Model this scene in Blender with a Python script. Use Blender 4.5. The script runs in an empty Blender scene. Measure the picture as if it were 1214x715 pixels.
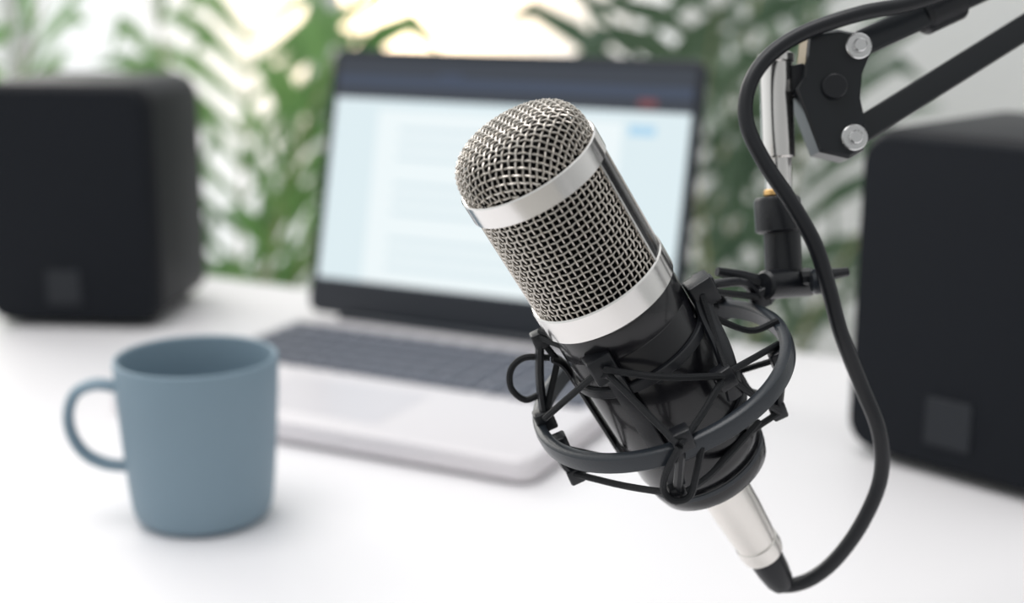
import bpy, bmesh, math, random
from mathutils import Vector, Matrix
random.seed(7)
D=bpy.data; S=bpy.context.scene
S.view_settings.view_transform='Standard'
# ------------------------------------------------------------ camera
FP=1668.0; TH=math.radians(13.5); DESK=0.75; CAMZ=DESK+0.283
C=Vector((0,0,CAMZ)); RX=Vector((1,0,0))
FW=Vector((0,math.cos(TH),-math.sin(TH))); UP=Vector((0,math.sin(TH),math.cos(TH)))
def vdir(x,y,d): return (RX*x+UP*y+FW*d).normalized()
def P(px,py,d): return C+RX*((px-607)/FP*d)+UP*((357.5-py)/FP*d)+FW*d
cam=D.cameras.new('camera'); co=D.objects.new('camera',cam); S.collection.objects.link(co)
co.location=C; co.rotation_euler=(math.radians(90)-TH,0,0)
cam.sensor_width=36; cam.lens=FP/1214*36; cam.clip_start=0.02
cam.dof.use_dof=True; cam.dof.focus_distance=0.452; cam.dof.aperture_fstop=5.6
S.camera=co
# ------------------------------------------------------------ materials
def mat(name,col,rough=.5,metal=0.,spec=.5,bump=None,emit=None,coat=0.,var=None):
    m=D.materials.new(name); m.use_nodes=True; nt=m.node_tree; b=nt.nodes['Principled BSDF']
    b.inputs['Base Color'].default_value=(*col,1); b.inputs['Roughness'].default_value=rough
    b.inputs['Metallic'].default_value=metal; b.inputs['Specular IOR Level'].default_value=spec
    b.inputs['Coat Weight'].default_value=coat
    tc=nt.nodes.new('ShaderNodeTexCoord')
    if var:
        n=nt.nodes.new('ShaderNodeTexNoise'); n.inputs['Scale'].default_value=var[0]
        r=nt.nodes.new('ShaderNodeMix'); r.data_type='RGBA'
        r.inputs[6].default_value=(*col,1); r.inputs[7].default_value=(*[min(1,c*var[1]) for c in col],1)
        nt.links.new(tc.outputs['Object'],n.inputs['Vector']); nt.links.new(n.outputs['Fac'],r.inputs[0])
        nt.links.new(r.outputs[2],b.inputs['Base Color'])
    if bump:
        n=nt.nodes.new('ShaderNodeTexNoise'); n.inputs['Scale'].default_value=bump[0]
        bp=nt.nodes.new('ShaderNodeBump'); bp.inputs['Strength'].default_value=bump[1]; bp.inputs['Distance'].default_value=.0005
        nt.links.new(tc.outputs['Object'],n.inputs['Vector']); nt.links.new(n.outputs['Fac'],bp.inputs['Height'])
        nt.links.new(bp.outputs['Normal'],b.inputs['Normal'])
    if emit:
        b.inputs['Emission Color'].default_value=(*emit[0],1); b.inputs['Emission Strength'].default_value=emit[1]
    return m
M_chrome=mat('chrome',(.80,.78,.76),.17,1,var=(60,.93))
M_satin=mat('satin_nickel',(.78,.75,.71),.28,1)
M_wire=mat('mesh_wire',(.62,.58,.53),.33,1)
M_inner=mat('capsule_dark',(.005,.005,.005),.9,spec=.1)
M_body=mat('black_gloss_metal',(.006,.006,.008),.25,0,.4,coat=.2)
M_plast=mat('black_plastic',(.008,.009,.012),.36,spec=.4,bump=(900,.15))
M_ring=mat('dark_grey_plastic',(.022,.027,.034),.3,spec=.4,bump=(900,.1))
M_elas=mat('elastic_cord',(.007,.008,.010),.6,spec=.3,bump=(2500,.5))
M_rub=mat('cable_rubber',(.007,.008,.011),.38,spec=.4)
M_arm=mat('arm_black_steel',(.010,.012,.015),.3,spec=.4)
M_brass=mat('brass',(.8,.5,.2),.3,1)
M_bolt=mat('bolt_steel',(.7,.7,.7),.25,1)
M_mug=mat('blue_glaze',(.205,.285,.345),.5,spec=.3,var=(20,1.05),bump=(300,.1))
M_desk=mat('white_laminate',(.87,.855,.87),.45,var=(6,.98),bump=(60,.05))
M_sil=mat('laptop_aluminium',(.76,.73,.75),.4,.15,var=(8,.97))
M_deck=mat('keyboard_well',(.44,.45,.50),.5,.2)
M_key=mat('key_grey',(.085,.095,.125),.5)
M_bez=mat('laptop_bezel',(.012,.016,.024),.3)
M_spk=mat('speaker_cabinet',(.009,.010,.013),.5,spec=.25,bump=(500,.2))
M_grl=mat('speaker_grille',(.009,.011,.015),.8,spec=.2,bump=(1600,1.))
M_bdg=mat('speaker_badge',(.015,.018,.023),.5,spec=.3)
M_wall=mat('wall_paint',(.84,.85,.86),.8,var=(3,.97),bump=(80,.1))
M_trim=mat('white_trim',(.85,.85,.85),.5,var=(5,.98))
M_floor=mat('floor_grey_wood',(.60,.58,.55),.6,var=(5,.88))
M_pot=mat('ceramic_pot',(.75,.74,.72),.5,var=(20,.95))
M_soil=mat('soil',(.05,.035,.02),.9,bump=(100,1.))
M_stem=mat('palm_stem',(.42,.40,.20),.6,var=(40,.7))
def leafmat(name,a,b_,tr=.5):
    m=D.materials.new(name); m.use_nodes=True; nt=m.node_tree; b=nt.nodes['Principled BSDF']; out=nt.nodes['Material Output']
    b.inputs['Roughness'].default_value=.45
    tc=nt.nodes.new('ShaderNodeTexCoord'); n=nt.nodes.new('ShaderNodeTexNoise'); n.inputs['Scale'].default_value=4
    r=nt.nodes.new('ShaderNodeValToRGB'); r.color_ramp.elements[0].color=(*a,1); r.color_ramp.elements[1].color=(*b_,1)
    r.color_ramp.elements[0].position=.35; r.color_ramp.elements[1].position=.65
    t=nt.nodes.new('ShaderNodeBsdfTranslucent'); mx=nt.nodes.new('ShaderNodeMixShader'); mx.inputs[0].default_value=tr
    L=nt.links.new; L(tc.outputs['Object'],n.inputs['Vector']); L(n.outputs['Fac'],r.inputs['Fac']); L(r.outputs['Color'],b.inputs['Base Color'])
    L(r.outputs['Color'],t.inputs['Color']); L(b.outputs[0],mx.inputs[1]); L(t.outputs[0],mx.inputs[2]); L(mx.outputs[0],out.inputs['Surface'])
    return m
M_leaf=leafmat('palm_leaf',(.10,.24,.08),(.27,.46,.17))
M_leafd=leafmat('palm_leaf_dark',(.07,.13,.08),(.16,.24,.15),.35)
def emat(name,col,s=1.):
    return mat(name,(.02,.02,.02),.4,emit=(col,s))
E_page=emat('screen_page',(.84,.92,.94),.98); E_side=emat('screen_side',(.73,.85,.89),.96)
E_bar=emat('screen_dark_bar',(.018,.026,.042),1); E_txt=emat('screen_text',(.68,.80,.85),.95)
E_blue=emat('screen_blue',(.42,.68,.88),.95); E_red=emat('screen_red',(.20,.05,.06),.8); E_nav=emat('screen_navy',(.030,.048,.09),1.)
# ------------------------------------------------------------ geometry helpers
def empty(name,loc=(0,0,0),rz=0.):
    e=D.objects.new(name,None); S.collection.objects.link(e); e.location=loc; e.rotation_euler=(0,0,rz)
    e.empty_display_size=.02; return e
def mesh_obj(name,V,F,m,parent=None,world=False,smooth=True):
    if world and parent is not None:
        o_=parent.location; V=[Vector(v)-o_ for v in V]
    me=D.meshes.new(name); me.from_pydata([tuple(v) for v in V],[],F); me.update()
    bm=bmesh.new(); bm.from_mesh(me); bmesh.ops.recalc_face_normals(bm,faces=bm.faces); bm.to_mesh(me); bm.free()
    me.materials.append(m)
    if smooth:
        for p in me.polygons: p.use_smooth=True
        try: me.set_sharp_from_angle(angle=math.radians(38))
        except Exception: pass
    ob=D.objects.new(name,me); S.collection.objects.link(ob)
    if parent: ob.parent=parent
    return ob
def catmull(pts,n=8,cyc=False):
    pts=[Vector(p) for p in pts]; N=len(pts); out=[]
    rng=range(N) if cyc else range(N-1)
    for i in rng:
        p1=pts[i]; p2=pts[(i+1)%N]
        p0=pts[i-1] if (i>0 or cyc) else p1*2-p2
        p3=pts[(i+2)%N] if (i+2<N or cyc) else p2*2-p1
        for k in range(n):
            t=k/n; out.append(.5*((2*p1)+(p2-p0)*t+(2*p0-5*p1+4*p2-p3)*t*t+(3*p1-p0-3*p2+p3)*t**3))
    if not cyc: out.append(pts[-1])
    return out
def sweep_data(pts,r,sides=8,cyc=False,aspect=1.,upv=None):
    pts=[Vector(p) for p in pts]; N=len(pts); V=[];F=[]
    nrm=None
    for i,p in enumerate(pts):
        if cyc: t=(pts[(i+1)%N]-pts[i-1]).normalized()
        else: t=(pts[min(i+1,N-1)]-pts[max(i-1,0)]).normalized()
        if upv is not None: nrm=(upv-t*upv.dot(t)).normalized()
        elif nrm is None:
            a=Vector((0,0,1)) if abs(t.z)<.9 else Vector((1,0,0)); nrm=(a-t*a.dot(t)).normalized()
        else: nrm=(nrm-t*nrm.dot(t)).normalized()
        bn=t.cross(nrm); rr=r[i] if isinstance(r,(list,tuple)) else r
        for k in range(sides):
            a=2*math.pi*(k+.5)/sides
            V.append(p+nrm*(math.cos(a)*rr*aspect)+bn*(math.sin(a)*rr))
    M=N if cyc else N-1
    for i in range(M):
        for k in range(sides):
            a=i*sides+k; b=i*sides+(k+1)%sides; c=((i+1)%N)*sides+(k+1)%sides; d=((i+1)%N)*sides+k
            F.append((a,b,c,d))
    if not cyc:
        F.append(tuple(range(sides))); F.append(tuple((N-1)*sides+k for k in range(sides)))
    return V,F
def tube(name,pts,r,m,parent,sides=10,cyc=False,aspect=1.,upv=None,smoothpath=0,world=True):
    if smoothpath: pts=catmull(pts,smoothpath,cyc)
    V,F=sweep_data(pts,r,sides,cyc,aspect,upv); return mesh_obj(name,V,F,m,parent,world=world)
def merge(parts):
    V=[];F=[]
    for v,f in parts:
        o=len(V); V+=list(v); F+=[tuple(i+o for i in q) for q in f]
    return V,F
def lathe_data(prof,fr,seg=64,close=False):
    O,u,v,w=fr; V=[];F=[]; n=len(prof)
    for r,s in prof:
        for k in range(seg):
            a=2*math.pi*k/seg; V.append(O+w*s+u*(r*math.cos(a))+v*(r*math.sin(a)))
    M=n if close else n-1
    for i in range(M):
        for k in range(seg):
            F.append((i*seg+k,i*seg+(k+1)%seg,((i+1)%n)*seg+(k+1)%seg,((i+1)%n)*seg+k))
    if not close:
        if prof[0][0]>1e-6: F.append(tuple(range(seg)))
        if prof[-1][0]>1e-6: F.append(tuple((n-1)*seg+k for k in range(seg)))
    return V,F
def lathe(name,prof,fr,m,parent,seg=64,close=False,world=True):
    V,F=lathe_data(prof,fr,seg,close); return mesh_obj(name,V,F,m,parent,world=world)
def rrect(w,h,r,n=8):
    pts=[]
    for cx,cy,a0 in ((w/2-r,h/2-r,0),(-w/2+r,h/2-r,90),(-w/2+r,-h/2+r,180),(w/2-r,-h/2+r,270)):
        for k in range(n+1):
            a=math.radians(a0+90*k/n); pts.append((cx+r*math.cos(a),cy+r*math.sin(a)))
    return pts
def prism_data(w,h,r,layers,T,n=8):
    V=[];F=[];k=0
    for ins,dp in layers:
        pts=rrect(w-2*ins,h-2*ins,max(r-ins,.0004),n); k=len(pts)
        V+=[T(x,y,dp) for x,y in pts]
    for i in range(len(layers)-1):
        for j in range(k): F.append((i*k+j,i*k+(j+1)%k,(i+1)*k+(j+1)%k,(i+1)*k+j))
    F.append(tuple(range(k))); F.append(tuple((len(layers)-1)*k+j for j in range(k)))
    return V,F
def bev(d0,d1,b,n=3):
    L=[]
    for k in range(n+1):
        a=math.pi/2*k/n; L.append((b*(1-math.sin(a)),d0+b*(1-math.cos(a))))
    for k in range(n+1):
        a=math.pi/2*k/n; L.append((b*(1-math.cos(a)),d1-b+b*math.sin(a)))
    return L
def box_data(lo,hi,T=lambda p:p):
    x0,y0,z0=lo;x1,y1,z1=hi
    V=[T(Vector(p)) for p in ((x0,y0,z0),(x1,y0,z0),(x1,y1,z0),(x0,y1,z0),(x0,y0,z1),(x1,y0,z1),(x1,y1,z1),(x0,y1,z1))]
    return V,[(0,1,2,3),(4,5,6,7),(0,1,5,4),(1,2,6,5),(2,3,7,6),(3,0,4,7)]
def poly_prism(poly,T,d0,d1,b=.0008):
    cx=sum(p[0] for p in poly)/len(poly); cy=sum(p[1] for p in poly)/len(poly)
    V=[];F=[];k=len(poly)
    for s,d in ((.95,d0),(1,d0+b),(1,d1-b),(.95,d1)):
        V+=[T(cx+(p[0]-cx)*s,cy+(p[1]-cy)*s,d) for p in poly]
    for i in range(3):
        for j in range(k): F.append((i*k+j,i*k+(j+1)%k,(i+1)*k+(j+1)%k,(i+1)*k+j))
    F.append(tuple(range(k))); F.append(tuple(3*k+j for j in range(k)))
    return V,F
def frame_axis(p0,p1):
    w=(Vector(p1)-Vector(p0)).normalized(); a=Vector((0,0,1)) if abs(w.z)<.9 else Vector((1,0,0))
    u=(a-w*a.dot(w)).normalized(); return (Vector(p0),u,w.cross(u),w)
def rod(name,p0,p1,r,m,parent,seg=32,b=.0005,world=True):
    L=(Vector(p1)-Vector(p0)).length
    return lathe(name,[(r-b,0),(r,b),(r,L-b),(r-b,L)],frame_axis(p0,p1),m,parent,seg,world=world)
# ------------------------------------------------------------ room (turned 28 deg from the camera)
RA=math.radians(-28); RM=Matrix.Rotation(RA,4,'Z'); RMI=RM.inverted()
def T3(p): return RM@Vector(p)
WB=2.7
wx0,wx1,wz0,wz1=-4.0,-1.0,.20,2.5
parts=[box_data((-5.0,WB,0),(wx0,WB+.15,2.8),T3),box_data((wx1,WB,0),(2.6,WB+.15,2.8),T3),
       box_data((wx0,WB,0),(wx1,WB+.15,wz0),T3),box_data((wx0,WB,wz1),(wx1,WB+.15,2.8),T3)]
V,F=merge(parts); mesh_obj('wall_back',V,F,M_wall,smooth=False)
parts=[]
for a,b in ((wx0,wx0+.06),(-3.0,-2.94),(-2.0,-1.94),(wx1-.06,wx1)): parts.append(box_data((a,WB+.03,wz0),(b,WB+.10,wz1),T3))
for a,b in ((wz0,wz0+.06),(wz1-.06,wz1)): parts.append(box_data((wx0+.06,WB+.035,a),(wx1-.06,WB+.095,b),T3))
parts.append(box_data((wx0-.03,WB-.08,wz0-.03),(wx1+.03,WB-.002,wz0-.002),T3))
V,F=merge(parts); mesh_obj('window_1',V,F,M_trim,smooth=False)
V,F=box_data((-5.0,-2.5,-.05),(2.6,WB+.15,0),T3); mesh_obj('floor',V,F,M_floor,smooth=False)
V,F=box_data((-5.0,WB-.015,0),(2.6,WB-.001,.09),T3); mesh_obj('baseboard_back',V,F,M_trim,smooth=False)
# ------------------------------------------------------------ desk
desk=empty('desk',(0,0,0),RA)
V,F=prism_data(2.5,.80,.02,bev(DESK-.028,DESK,.003),lambda x,y,d:Vector((x-.25,y+.60,d))); mesh_obj('tabletop',V,F,M_desk,desk)
for i,(x,y) in enumerate(((-1.42,.26),(.92,.26),(-1.42,.94),(.92,.94))):
    V,F=box_data((x-.025,y-.025,0),(x+.025,y+.025,DESK-.028)); mesh_obj('leg_%d'%(i+1),V,F,M_trim,desk,smooth=False)
V,F=box_data((-1.4,.93,.64),(.9,.95,DESK-.028)); mesh_obj('apron',V,F,M_trim,desk,smooth=False)
# ------------------------------------------------------------ laptop
lap=empty('laptop',(-.026,1.003,DESK),math.radians(-26.5))
LW,LD=.306,.226
V,F=prism_data(LW,LD,.012,bev(.002,.016,.0035),lambda x,y,d:Vector((x,y-LD/2,d))); mesh_obj('base',V,F,M_sil,lap)
V,F=prism_data(LW-.02,.098,.004,[(0,.0155),(0,.0163)],lambda x,y,d:Vector((x,y-.075,d))); mesh_obj('keyboard_well',V,F,M_deck,lap)
parts=[]
kw=.0186
for r in range(6):
    y=-.033-r*.0172; x=-LW/2+.014; hh=.0135 if r else .009
    while x<LW/2-.022:
        w=kw-.003
        if r==5 and abs(x+.03)<.01: w=.092
        if x+w>LW/2-.013: w=LW/2-.013-x
        parts.append(prism_data(w,hh,.0015,[(0,.0158),(0,.0174),(.0006,.0180)],lambda a,b,d,x=x,w=w,y=y:Vector((x+w/2+a,y+b,d)),2)); x+=w+.003
V,F=merge(parts); mesh_obj('keys',V,F,M_key,lap)
V,F=prism_data(.105,.066,.003,[(0,.0155),(0,.0162)],lambda x,y,d:Vector((x-.01,y-.175,d))); mesh_obj('trackpad',V,F,mat('trackpad_glass',(.68,.65,.68),.3,.2),lap)
al=math.radians(14); LH=.207
def LT(x,y,n):
    return Vector((x,.004+y*math.sin(al)-n*math.cos(al),.0175+y*math.cos(al)+n*math.sin(al)))
V,F=prism_data(LW,LH,.010,bev(-.006,0,.0015),lambda x,y,d:LT(x,y+LH/2,d)); mesh_obj('lid',V,F,M_bez,lap)
V,F=lathe_data([(.004,-.12),(.0048,-.118),(.0048,.118),(.004,.12)],(Vector((0,.0,.016)),Vector((0,1,0)),Vector((0,0,1)),Vector((1,0,0))),20); mesh_obj('hinge',V,F,M_bez,lap)
def scr(name,x0,x1,y0,y1,n,m):
    mesh_obj(name,[LT(x0,y0,n),LT(x1,y0,n),LT(x1,y1,n),LT(x0,y1,n)],[(0,1,2,3)],m,lap,smooth=False)
sx=LW/2-.007; y0,y1=.026,.200
V,F=prism_data(2*sx,y1-y0,.001,[(0,-.0005),(0,.0004)],lambda x,y,d:LT(x,y+(y0+y1)/2,d)); mesh_obj('display',V,F,E_bar,lap)
scr('title_strip',-sx,sx,.179,.187,.0007,E_nav)
scr('page_area',-sx,sx,y0+.002,.169,.0007,E_side)
scr('document',-sx+.040,sx-.050,y0+.002,.161,.0010,E_page)
V=[];F=[]
for i in range(11):
    if i in(3,7): continue
    yy=.148-i*.0105; xx=sx-.075-random.random()*.05
    o=len(V); V+=[LT(-sx+.06,yy,.0013),LT(xx,yy,.0013),LT(xx,yy-.0035,.0013),LT(-sx+.06,yy-.0035,.0013)]; F.append((o,o+1,o+2,o+3))
mesh_obj('text_lines',V,F,E_txt,lap,smooth=False)
scr('icon_red',sx-.040,sx-.026,.172,.178,.0012,E_red); scr('icon_blue',-sx+.09,-sx+.11,.186,.190,.0012,E_nav)
scr('button_blue',sx-.045,sx-.025,.152,.159,.0012,E_blue)
# ------------------------------------------------------------ mug
mug=empty('coffee_mug',(-.1625,.6965,DESK),0)
fr=(Vector((0,0,0)),Vector((1,0,0)),Vector((0,1,0)),Vector((0,0,1)))
H=.0875
prof=[(0,.002),(.028,.002),(.030,.0),(.0325,.0012),(.0352,.004),(.0365,.009),(.0378,.02),(.0398,.045),(.0413,.070),(.0418,H-.002),(.0415,H-.0006),(.0405,H),(.0395,H-.0006),(.0391,H-.002),(.0383,.07),(.0368,.045),(.0348,.018),(.033,.009),(.028,.006),(0,.0055)]
lathe('cup',prof,fr,M_mug,mug,96,world=False)
ha=math.radians(190); hx=Vector((math.cos(ha),math.sin(ha),0)); hn=Vector((-math.sin(ha),math.cos(ha),0))
hp=[(.0395,.0725),(.051,.0745),(.0605,.0705),(.0650,.060),(.0640,.048),(.058,.0375),(.048,.0315),(.0365,.0295)]
tube('handle',[hx*a+Vector((0,0,b)) for a,b in hp],.0029,M_mug,mug,14,aspect=2.0,upv=hn,smoothpath=8,world=False)
# ------------------------------------------------------------ speakers
def speaker(loc,rz,Dp=.14):
    s=empty('desktop_speaker',loc,rz)
    W,Hh=.146,.191
    V,F=prism_data(W,Hh,.020,bev(0,Dp,.007,4),lambda x,y,d:Vector((x,d,y+Hh/2+.003))); mesh_obj('cabinet',V,F,M_spk,s)
    V,F=prism_data(W-.008,Hh-.008,.017,[(.003,-.005),(.001,-.0042),(0,-.002),(0,.004)],lambda x,y,d:Vector((x,d,y+Hh/2+.003))); mesh_obj('grille',V,F,M_grl,s)
    V,F=prism_data(.028,.028,.002,[(.0005,-.0066),(0,-.006),(0,-.004)],lambda x,y,d:Vector((x-.004,d,y+.034))); mesh_obj('badge',V,F,M_bdg,s)
    parts=[lathe_data([(.008,0),(.008,.006)],(Vector((x,y,0)),Vector((1,0,0)),Vector((0,1,0)),Vector((0,0,1))),16) for x in(-.05,.05) for y in(.03,.11)]
    V,F=merge(parts); mesh_obj('feet',V,F,M_rub,s)
    return s
speaker((-.350,1.090,DESK),math.radians(-5),.125)
speaker((.249,.745,DESK),math.radians(-46))
# ------------------------------------------------------------ microphone
mm=.001
def mkframe(O,w):
    w=w.normalized(); u=(w.cross(FW)).normalized()
    if u.x<0:u=-u
    v=(-FW+w*FW.dot(w)).normalized(); return (O,u,v,w)
MO=P(632,205,.44); MF=mkframe(MO,vdir(.492,-.765,.42)); _,mu,mv,mw=MF
def MP(r,a,s): a=math.radians(a); return MO+mw*(s*mm)+mu*(r*mm*math.cos(a))+mv*(r*mm*math.sin(a))
mic=empty('condenser_microphone',MO+mw*.06)
def ml(name,prof,m,seg=96,close=False): return lathe(name,[(r*mm,s*mm) for r,s in prof],MF,m,mic,seg,close)
ml('upper_band',[(22.4,-4.0),(23.5,-4.0),(23.9,-3.6),(23.9,3.4),(23.5,3.8),(22.4,3.8)],M_chrome,close=True)
ml('lower_band',[(22.0,41.2),(23.4,41.2),(23.9,41.7),(23.9,50.2),(23.5,50.7),(22.0,50.7)],M_chrome,close=True)
ml('capsule_core',[(0,-16.0),(8,-15.7),(14,-14.2),(18,-11),(19.6,-6),(20.0,0),(20.0,46),(0,46)],M_inner)
def wave(i,j): return 1 if (i+j)%2 else -1
NV=64; NR=17; s0,s1=3.5,42.0; ds=(s1-s0)/NR; parts=[]; wr=.34; amp=.37; R0=22.2
for i in range(NV):
    pts=[]
    a=360*i/NV
    for j in range(NR*2+1):
        k=j/2; am=amp*(wave(i,j//2) if j%2==0 else 0)
        pts.append(MP(R0+am,a,s0+k*ds))
    parts.append(sweep_data(pts,wr*mm,6,upv=mu*math.cos(math.radians(a))+mv*math.sin(math.radians(a))))
for j in range(1,NR):
    pts=[]
    for i in range(NV*2):
        am=-amp*(wave(i//2,j) if i%2==0 else 0)
        pts.append(MP(R0+am,360*i/(2*NV),s0+j*ds))
    parts.append(sweep_data(pts,wr*mm,6,cyc=True))
V,F=merge(parts); mesh_obj('grille_cylinder',V,F,M_wire,mic,world=True)
dome=[]
for k in range(41):
    t=k/40*math.pi/2
    dome.append((22.3*abs(math.sin(t))**.64,-4-14.2*abs(math.cos(t))**.74))
arc=[0]
for k in range(1,41): arc.append(arc[-1]+math.hypot(dome[k][0]-dome[k-1][0],dome[k][1]-dome[k-1][1]))
AL=arc[-1]
def domept(x,y,off):
    q=math.hypot(x,y); k=1
    qq=min(q,AL)
    while k<40 and arc[k]<qq: k+=1
    t=(qq-arc[k-1])/(arc[k]-arc[k-1]); r=dome[k-1][0]+(dome[k][0]-dome[k-1][0])*t; s=dome[k-1][1]+(dome[k][1]-dome[k-1][1])*t
    tr=dome[k][0]-dome[k-1][0]; ts=dome[k][1]-dome[k-1][1]; L=math.hypot(tr,ts)
    r+=ts/L*off; s+=-tr/L*off
    return MP(r,math.degrees(math.atan2(y,x)),s)
pitch=2.3; n=int(AL/pitch)+1; parts=[]
ca,sa=math.cos(math.radians(38)),math.sin(math.radians(38))
for d in (0,1):
    for i in range(-n,n+1):
        pts=[]
        for j in range(-2*n,2*n+1):
            a=i*pitch; b=j*pitch/2
            if math.hypot(a,b)>AL+.3: continue
            off=0
            if j%2==0: off=amp*(wave(i,j//2))*(1 if d else -1)
            x,y=(a,b) if d else (b,a)
            pts.append(domept(x*ca-y*sa,x*sa+y*ca,off))
        if len(pts)>2: parts.append(sweep_data(pts,wr*mm,6))
V,F=merge(parts); mesh_obj('grille_dome',V,F,M_wire,mic,world=True)
def bar(name,a0,a1,r0,r1,sa_,sb_,m):
    V=[];F=[];N=8
    for s in (sa_,sb_):
        for r in (r0,r1):
            for k in range(N+1): V.append(MP(r,a0+(a1-a0)*k/N,s))
    q=N+1
    for k in range(N):
        for (A,B) in ((0,1),(1,3),(3,2),(2,0)): F.append((A*q+k,A*q+k+1,B*q+k+1,B*q+k))
    F.append((0,q,3*q,2*q)); F.append((N,q+N,3*q+N,2*q+N))
    mesh_obj(name,V,F,m,mic,world=True)
for i,c in enumerate((28,208)):
    bar('side_bar_%d'%i,c-13,c+13,21.0,23.1,3.5,42,M_body)
    bar('side_trim_%da'%i,c+11.5,c+14,21.0,23.6,3.5,42,M_chrome)
    bar('side_trim_%db'%i,c-14,c-11.5,21.0,23.6,3.5,42,M_chrome)
ml('body',[(0,46),(22.0,48),(22.6,50.8),(22.7,52),(22.7,60),(22.5,60.4),(22.5,61.0),(22.7,61.4),(22.7,117),(22.2,119),(21.0,121),(20.8,121.6),(21.6,122.2),(21.6,126),(20.6,129.5),(18,131.5),(10,132.5),(0,132.5)],M_body)
ml('bottom_collar',[(21.4,122.6),(21.9,122.9),(21.9,124.4),(21.4,124.8)],M_ring,close=True)
V,F=lathe_data([(0,0),(1.5*mm,0),(1.9*mm,-.5*mm),(1.9*mm,-1.2*mm)],(MP(23.3,92,74),mu,mw,mv),20); mesh_obj('body_screw',V,F,M_plast,mic,world=True)
ml('xlr_plug',[(0,128),(8.6,130),(8.6,133),(8.9,136),(8.7,150),(8.0,163),(7.6,166),(8.1,166.4),(8.2,170),(7.7,172.6),(6,173.4),(0,173.5)],M_satin,48)
ml('plug_boot',[(0,172),(6.0,173),(6.3,175),(6.0,181),(5.2,187),(4.0,190),(0,190.5)],M_rub,32)
# ------------------------------------------------------------ shock mount
sm=empty('microphone_shock_mount',P(784,450,.4765))
RO=P(784,452,.4765); RF=mkframe(RO,vdir(.37,-.83,.42)); _,ru,rv,rw=RF
lathe('outer_ring',[(r*mm,s*mm) for r,s in ((41.8,-2.6),(42.6,-3.2),(45.0,-3.2),(45.8,-2.6),(46.1,0),(45.8,2.6),(45.0,3.2),(42.6,3.2),(41.8,2.6))],RF,M_ring,sm,128,True)
def lug(name,p,size=3.4,up=None):
    p=Vector(p); w=(up or -rw).normalized()
    f=mkframe(p,w); 
    V,F=prism_data(size*2*mm,size*1.7*mm,.9*mm,bev(-size*1.1*mm,size*1.1*mm,.7*mm,2),lambda x,y,d:p+f[1]*x+f[2]*y+w*d,3)
    mesh_obj(name,V,F,M_plast,sm,world=True)
for i,s in enumerate((72,104)):
    lathe('cradle_ring_%d'%(i+1),[(r*mm,(s+q)*mm) for r,q in ((22.9,-1.8),(24.2,-1.8),(24.6,-1.4),(24.6,1.4),(24.2,1.8),(22.9,1.8))],MF,M_plast,sm,96,True)
for i,a in enumerate((8,122,195,290)):
    path=[MP(27.0,a,62),MP(25.0,a,66),MP(24.7,a,74),MP(24.7,a,102),MP(25.0,a,109),MP(27.0,a,112)]
    nrm=(mu*math.cos(math.radians(a))+mv*math.sin(math.radians(a)))
    tube('cradle_rail_%d'%(i+1),path,3.2*mm,M_plast,sm,8,aspect=.35,upv=nrm,smoothpath=4)
posts=[('a',[P(646,497,.478),P(640,450,.474),P(640,402,.470)]),
       ('b',[P(663,528,.468),P(668,548,.472),P(682,562,.474)]),
       ('c',[P(808,520,.434),P(806,550,.438),P(803,584,.444)]),
       ('d',[P(925,425,.470),P(925,455,.474),P(922,486,.478)]),
       ('e',[P(900,352,.495),P(880,335,.488),P(838,338,.474)]),
       ('f',[P(860,365,.505),P(850,350,.50),P(832,333,.50)])]
for n_,p in posts:
    tube('post_'+n_,p,2.3*mm,M_plast,sm,8,aspect=.7,smoothpath=5); lug('lug_'+n_,p[-1],2.7); lug('ring_lug_'+n_,p[0],3.3)
hookA=P(713,434,.449); hookB=P(858,447,.452); hookC=P(832,345,.462)
lug('hook_a',hookA,4.3,-mw); lug('hook_b',hookB,3.3,-mw); lug('hook_c',hookC,4.3,-mw)
tube('cradle_plate',[P(828,338,.462),P(838,372,.460),P(856,412,.456),P(866,445,.455),P(872,470,.458)],3.6*mm,M_plast,sm,8,aspect=.45,smoothpath=5)
bands=[[(640,400,.468),(712,428,.447)],[(640,392,.468),(712,421,.448)],
       [(716,438,.444),(785,447,.440),(858,446,.449)],[(708,442,.447),(646,496,.468)],
       [(722,445,.445),(762,485,.438),(803,526,.430)],[(856,452,.449),(832,492,.440),(806,528,.430)],
       [(862,446,.450),(895,470,.462),(924,488,.474)],[(866,440,.452),(923,408,.470)],
       [(832,350,.459),(848,400,.456),(862,440,.450)],[(838,345,.461),(895,352,.488)],[(836,372,.461),(888,392,.474),(923,380,.474)],
       [(803,586,.442),(740,576,.460),(682,562,.472)],
       [(922,490,.476),(880,520,.470),(845,560,.462)],[(806,588,.442),(845,560,.455),(900,500,.470)],
       [(806,530,.430),(790,560,.436),(787,582,.440),(800,594,.440),(818,588,.440),(826,560,.437),(832,530,.436)],
       [(652,424,.474),(622,424,.474),(606,438,.474),(606,460,.476),(622,474,.478),(640,468,.478)]]
bands=[[P(*q) for q in b] for b in bands]
bands+=[[MP(26,195,111),P(663,530,.469)],[MP(26,195,111),P(682,560,.474)],[MP(26,195,64),P(642,404,.470)],[MP(26,195,64),P(646,494,.477)],
        [MP(26,8,111),P(922,486,.477)],[MP(26,8,64),P(900,352,.493)],[MP(26,290,64),P(860,365,.503)],[MP(26,290,111),P(925,425,.472)]]
parts=[]
for b in bands:
    parts.append(sweep_data(catmull(b,6),1.15*mm,8))
V,F=merge(parts); mesh_obj('elastic_bands',V,F,M_elas,sm,world=True)
tube('coupling_arm',[P(902,352,.496),P(912,340,.498),P(930,334,.50)],4.6*mm,M_plast,sm,10,smoothpath=5)
rod('coupling_knuckle',P(905,338,.492),P(960,334,.506),5.2*mm,M_plast,sm,b=.001)
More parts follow.
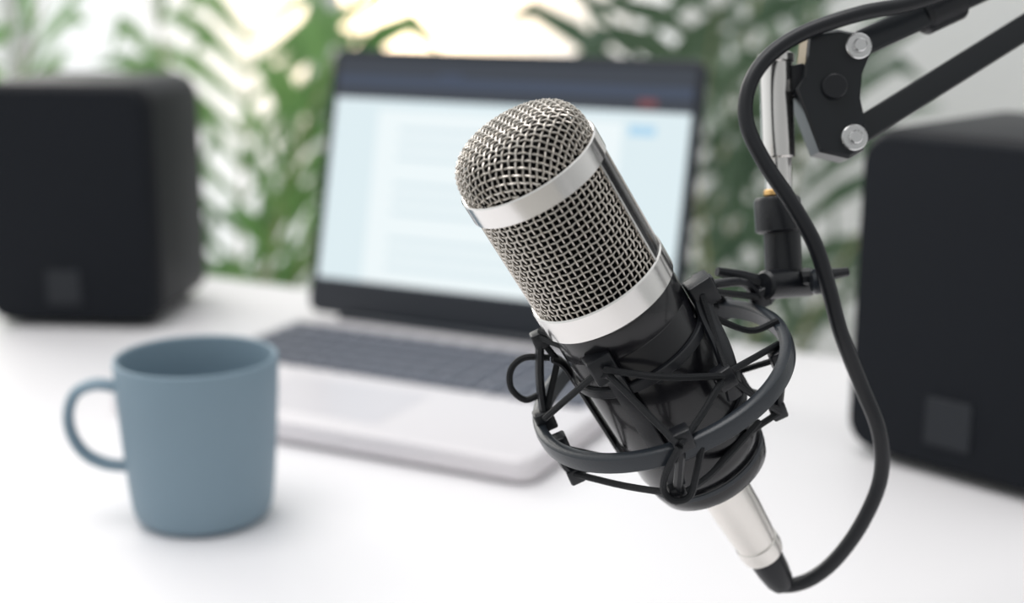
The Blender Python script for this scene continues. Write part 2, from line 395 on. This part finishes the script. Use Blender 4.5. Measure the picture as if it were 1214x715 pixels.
tube('thumb_lever',[P(950,330,.498),P(980,326,.498),P(1006,322,.498)],[2.9*mm,2.2*mm,1.6*mm],M_plast,sm,8)
rod('thumb_screw',P(962,334,.494),P(978,333,.494),4.6*mm,M_ring,sm,b=.001)
tube('lever_small',[P(850,322,.49),P(880,328,.494),P(905,336,.496)],[1.6*mm,2.4*mm,3*mm],M_plast,sm,8)
# ------------------------------------------------------------ boom arm
ba=empty('microphone_boom_arm',P(985,110,.50))
dA=.503
rod('threaded_socket',P(929,325,dA),P(927,272,dA),6.6*mm,M_plast,ba,b=.001)
lathe('socket_collar',[(7.2*mm,0),(8.4*mm,.8*mm),(8.4*mm,11.5*mm),(7.6*mm,12.8*mm),(5*mm,13*mm)],frame_axis(P(924,276,dA),P(921,232,dA)),M_plast,ba)
rod('brass_nut',P(921,233,dA),P(921,225,dA),4.8*mm,M_brass,ba,24)
rod('chrome_rod',P(923,228,dA),P(923,70,dA),4.7*mm,M_chrome,ba)
lathe('chrome_sleeve',[(4.8*mm,0),(5.9*mm,.6*mm),(5.9*mm,34*mm),(6.6*mm,34.4*mm),(6.6*mm,37*mm),(5*mm,38*mm),(0,38*mm)],frame_axis(P(923,188,dA),P(919,60,dA)),M_chrome,ba)
def jp(poly,d0,d1,name,m,b=.0012):
    V,F=poly_prism(poly,lambda x,y,d:P(x,y,.5)+FW*(d-.5),d0,d1,b); mesh_obj(name,V,F,m,ba,world=True,smooth=False)
jp([(955,42),(990,38),(1022,44),(1030,62),(1018,90),(1016,120),(1022,150),(1020,180),(1003,190),(968,182),(940,108),(950,92)],.494,.512,'joint_plate',M_arm,.0015)
jp([(934,78),(962,72),(972,120),(936,112)],.500,.508,'joint_tongue',M_plast)
rod('pivot_boss',P(990,102,.495),P(990,102,.491),4.4*mm,M_plast,ba)
for i,(x,y) in enumerate(((1016,56),(1011,164))):
    lathe('bolt_%d'%(i+1),[(0,-5.5*mm),(2.0*mm,-5.5*mm),(2.4*mm,-5*mm),(2.4*mm,-3.2*mm),(4.2*mm,-3.2*mm),(4.6*mm,-2.8*mm),(4.6*mm,0),(0,0)],(P(x,y,.494),RX,UP,FW),M_bolt,ba,24)
elbow=P(1440,-118,.545)
def barseg(name,p0,p1,w,h,m=M_arm,par=ba):
    p0=Vector(p0);p1=Vector(p1); t=(p1-p0).normalized(); n=(FW-t*FW.dot(t)).normalized(); b=t.cross(n); L=(p1-p0).length
    V,F=prism_data(w,h,min(w,h)*.18,[(.0006,0),(0,.0006),(0,L-.0006),(.0006,L)],lambda x,y,d:p0+n*x+b*y+t*d,3); mesh_obj(name,V,F,m,par,world=True)
barseg('lower_bar',P(1011,160,.503),P(1440,-108,.545),.008,.0095)
barseg('upper_bar',P(1016,54,.503),P(1440,-140,.545),.008,.0095)
rod('elbow_pivot',elbow-FW*.016,elbow+FW*.016,14*mm,M_arm,ba,b=.002)
base=Vector((.62,.45,DESK))
barseg('rear_bar_1',elbow-FW*.008,base+Vector((0,-.008,.07)),.008,.012)
barseg('rear_bar_2',elbow+FW*.008,base+Vector((0,.012,.07)),.008,.012)
rod('base_post',base+Vector((0,0,.008)),base+Vector((0,0,.085)),9*mm,M_arm,ba)
V,F=prism_data(.06,.06,.008,bev(0,.010,.002),lambda x,y,d:base+Vector((x,y,d))); mesh_obj('base_flange',V,F,M_arm,ba,world=True)
rod('bar_end_sleeve',P(1090,20,.511),P(1136,-1,.516),7.4*mm,M_plast,ba,b=.0015)
# ------------------------------------------------------------ cable
cb=empty('microphone_cable',P(1040,540,.5))
e0=MP(0,0,184); e1=MP(0,0,190)
cpts=[e0,e1,P(958,688,.519),P(990,664,.515),P(1022,620,.51),(P(1044,566,.505)),P(1042,512,.50),P(1020,455,.496),P(997,395,.490),P(982,340,.486),P(966,290,.483),P(938,240,.482),P(906,192,.483),P(885,145,.485),P(888,102,.487),P(912,66,.489),P(955,38,.490),P(1020,16,.489),P(1080,4,.490),P(1150,-22,.496),P(1300,-95,.515),P(1440,-160,.535),elbow+Vector((.03,0,.02)),base+Vector((-.05,.02,.16)),base+Vector((-.03,.05,.02)),base+Vector((-.03,.10,.004)),base+Vector((.02,.22,.004))]
tube('cord',cpts,2.75*mm,M_rub,cb,12,smoothpath=10)
# ------------------------------------------------------------ palms
MID,HALF=1.80,.66
def bound(p,loc):
    q=RMI@(Vector(p)+loc); q.y=MID+HALF*math.tanh((q.y-MID)/HALF); return (RM@q)-loc
def palm(loc,h,nf,seed,m,spread=1.,ls=1.,step=1,lw=.016,name='potted_palm'):
    loc=Vector(loc); rnd=random.Random(seed); e=empty(name,loc)
    lathe('pot',[(0,0),(.085,0),(.09,.004),(.115,.21),(.118,.215),(.118,.225),(.108,.225),(.106,.20),(0,.20)],fr,M_pot,e,40,world=False)
    lathe('soil',[(.1045,.199),(.09,.207),(0,.21)],fr,M_soil,e,32,world=False)
    sp=[];LV=[];LF=[]
    for f in range(nf):
        az=2*math.pi*(f+rnd.uniform(-.4,.4))/nf*2.4; el=rnd.uniform(.12,.62)*spread; L=h*rnd.uniform(.6,1.1)
        dr=Vector((math.cos(az),math.sin(az),0)); p=Vector((dr.x*.03*rnd.random(),dr.y*.03,.19))
        pts=[];N=16
        for k in range(N+1):
            pts.append(p.copy()); t=k/N
            ang=el*.25+el*1.9*t**1.6
            p=p+(Vector((0,0,1))*math.cos(ang)+dr*math.sin(ang))*L/N
        sp.append(sweep_data([bound(q,loc) for q in pts],[.006*(1-.8*k/N) for k in range(N+1)],5))
        fine=catmull(pts,3); M=len(fine)
        for k in range(int(M*.38),M-1,step):
            t=(k/M-.38)/.62; tg=(fine[k+1]-fine[k]).normalized()
            side=tg.cross(Vector((0,0,1)))
            if side.length<.05: side=Vector((-dr.y,dr.x,0))
            side.normalize()
            for sg in(-1,1):
                ll=ls*.27*(math.sin(math.pi*(.12+.83*t))**.7)*rnd.uniform(.8,1.1)
                d=(side*sg*rnd.uniform(.8,1)+tg*rnd.uniform(.5,.9)+Vector((0,0,rnd.uniform(-.1,.35)))).normalized()
                wv=(tg*.7+d.cross(tg)*rnd.uniform(-.5,.5)).normalized()*lw; a=fine[k]; b=a+d*ll*.42; c2_=a+d*ll*.75+Vector((0,0,-ll*.08)); c=a+d*ll+Vector((0,0,-ll*rnd.uniform(.15,.40)))
                o=len(LV); LV+=[bound(q,loc) for q in (a-wv*.3,a+wv*.3,b+wv,b-wv,c2_+wv*.7,c2_-wv*.7,c)]; LF+=[(o,o+1,o+2,o+3),(o+3,o+2,o+4,o+5),(o+5,o+4,o+6)]
    V,F=merge(sp); mesh_obj('stems',V,F,M_stem,e,world=False)
    mesh_obj('leaves',LV,LF,m,e,world=False,smooth=False)
palm((-.42,2.02,0),1.12,6,3,M_leaf,ls=1.15,step=3,spread=.85,lw=.019)
palm((-.93,2.30,0),1.25,5,11,M_leaf,ls=1.3,step=3,lw=.024)
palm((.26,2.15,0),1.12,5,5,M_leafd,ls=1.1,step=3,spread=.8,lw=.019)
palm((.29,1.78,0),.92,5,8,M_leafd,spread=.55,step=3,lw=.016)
# ------------------------------------------------------------ light
w=D.worlds.new('sky'); S.world=w; w.use_nodes=True; nt=w.node_tree; bg=nt.nodes['Background']; L=nt.links.new
tc=nt.nodes.new('ShaderNodeTexCoord'); 
def dot(v):
    n=nt.nodes.new('ShaderNodeVectorMath'); n.operation='DOT_PRODUCT'; L(tc.outputs['Generated'],n.inputs[0]); n.inputs[1].default_value=Vector(v).normalized(); return n.outputs['Value']
def mth(op,a,b):
    n=nt.nodes.new('ShaderNodeMath'); n.operation=op
    for i,q in enumerate((a,b)):
        if isinstance(q,(int,float)): n.inputs[i].default_value=q
        else: L(q,n.inputs[i])
    return n.outputs[0]
sun=dot((-.075,1.0,-.012))
glow=mth('POWER',mth('MAXIMUM',sun,0.),260.); 
rp=nt.nodes.new('ShaderNodeMapRange'); L(dot((-.35,.9,.25)),rp.inputs[0]); rp.inputs[1].default_value=-1; rp.inputs[2].default_value=1; rp.inputs[3].default_value=.42; rp.inputs[4].default_value=1.2
c1=nt.nodes.new('ShaderNodeVectorMath'); c1.operation='SCALE'; c1.inputs[0].default_value=(.91,.93,.93); L(rp.outputs[0],c1.inputs['Scale'])
c2=nt.nodes.new('ShaderNodeVectorMath'); c2.operation='SCALE'; c2.inputs[0].default_value=(4.2,3.0,1.7); L(glow,c2.inputs['Scale'])
ad=nt.nodes.new('ShaderNodeVectorMath'); ad.operation='ADD'; L(c1.outputs[0],ad.inputs[0]); L(c2.outputs[0],ad.inputs[1]); L(ad.outputs[0],bg.inputs['Color'])
bg.inputs['Strength'].default_value=1.0
def area(name,loc,tgt,size,e,col):
    l=D.lights.new(name,'AREA'); l.size=size; l.energy=e; l.color=col; o=D.objects.new(name,l); S.collection.objects.link(o)
    o.location=loc; o.rotation_euler=(Vector(tgt)-Vector(loc)).to_track_quat('-Z','Y').to_euler()
area('overhead_fill',(-.5,.5,2.75),(0,.7,.75),1.2,19,(1,.98,.98))  # unseen fill lamp, added overhead to brighten the desk
area('window_light',(-1.3,2.35,1.9),(0,.6,.8),1.2,18,(1,.96,.91))
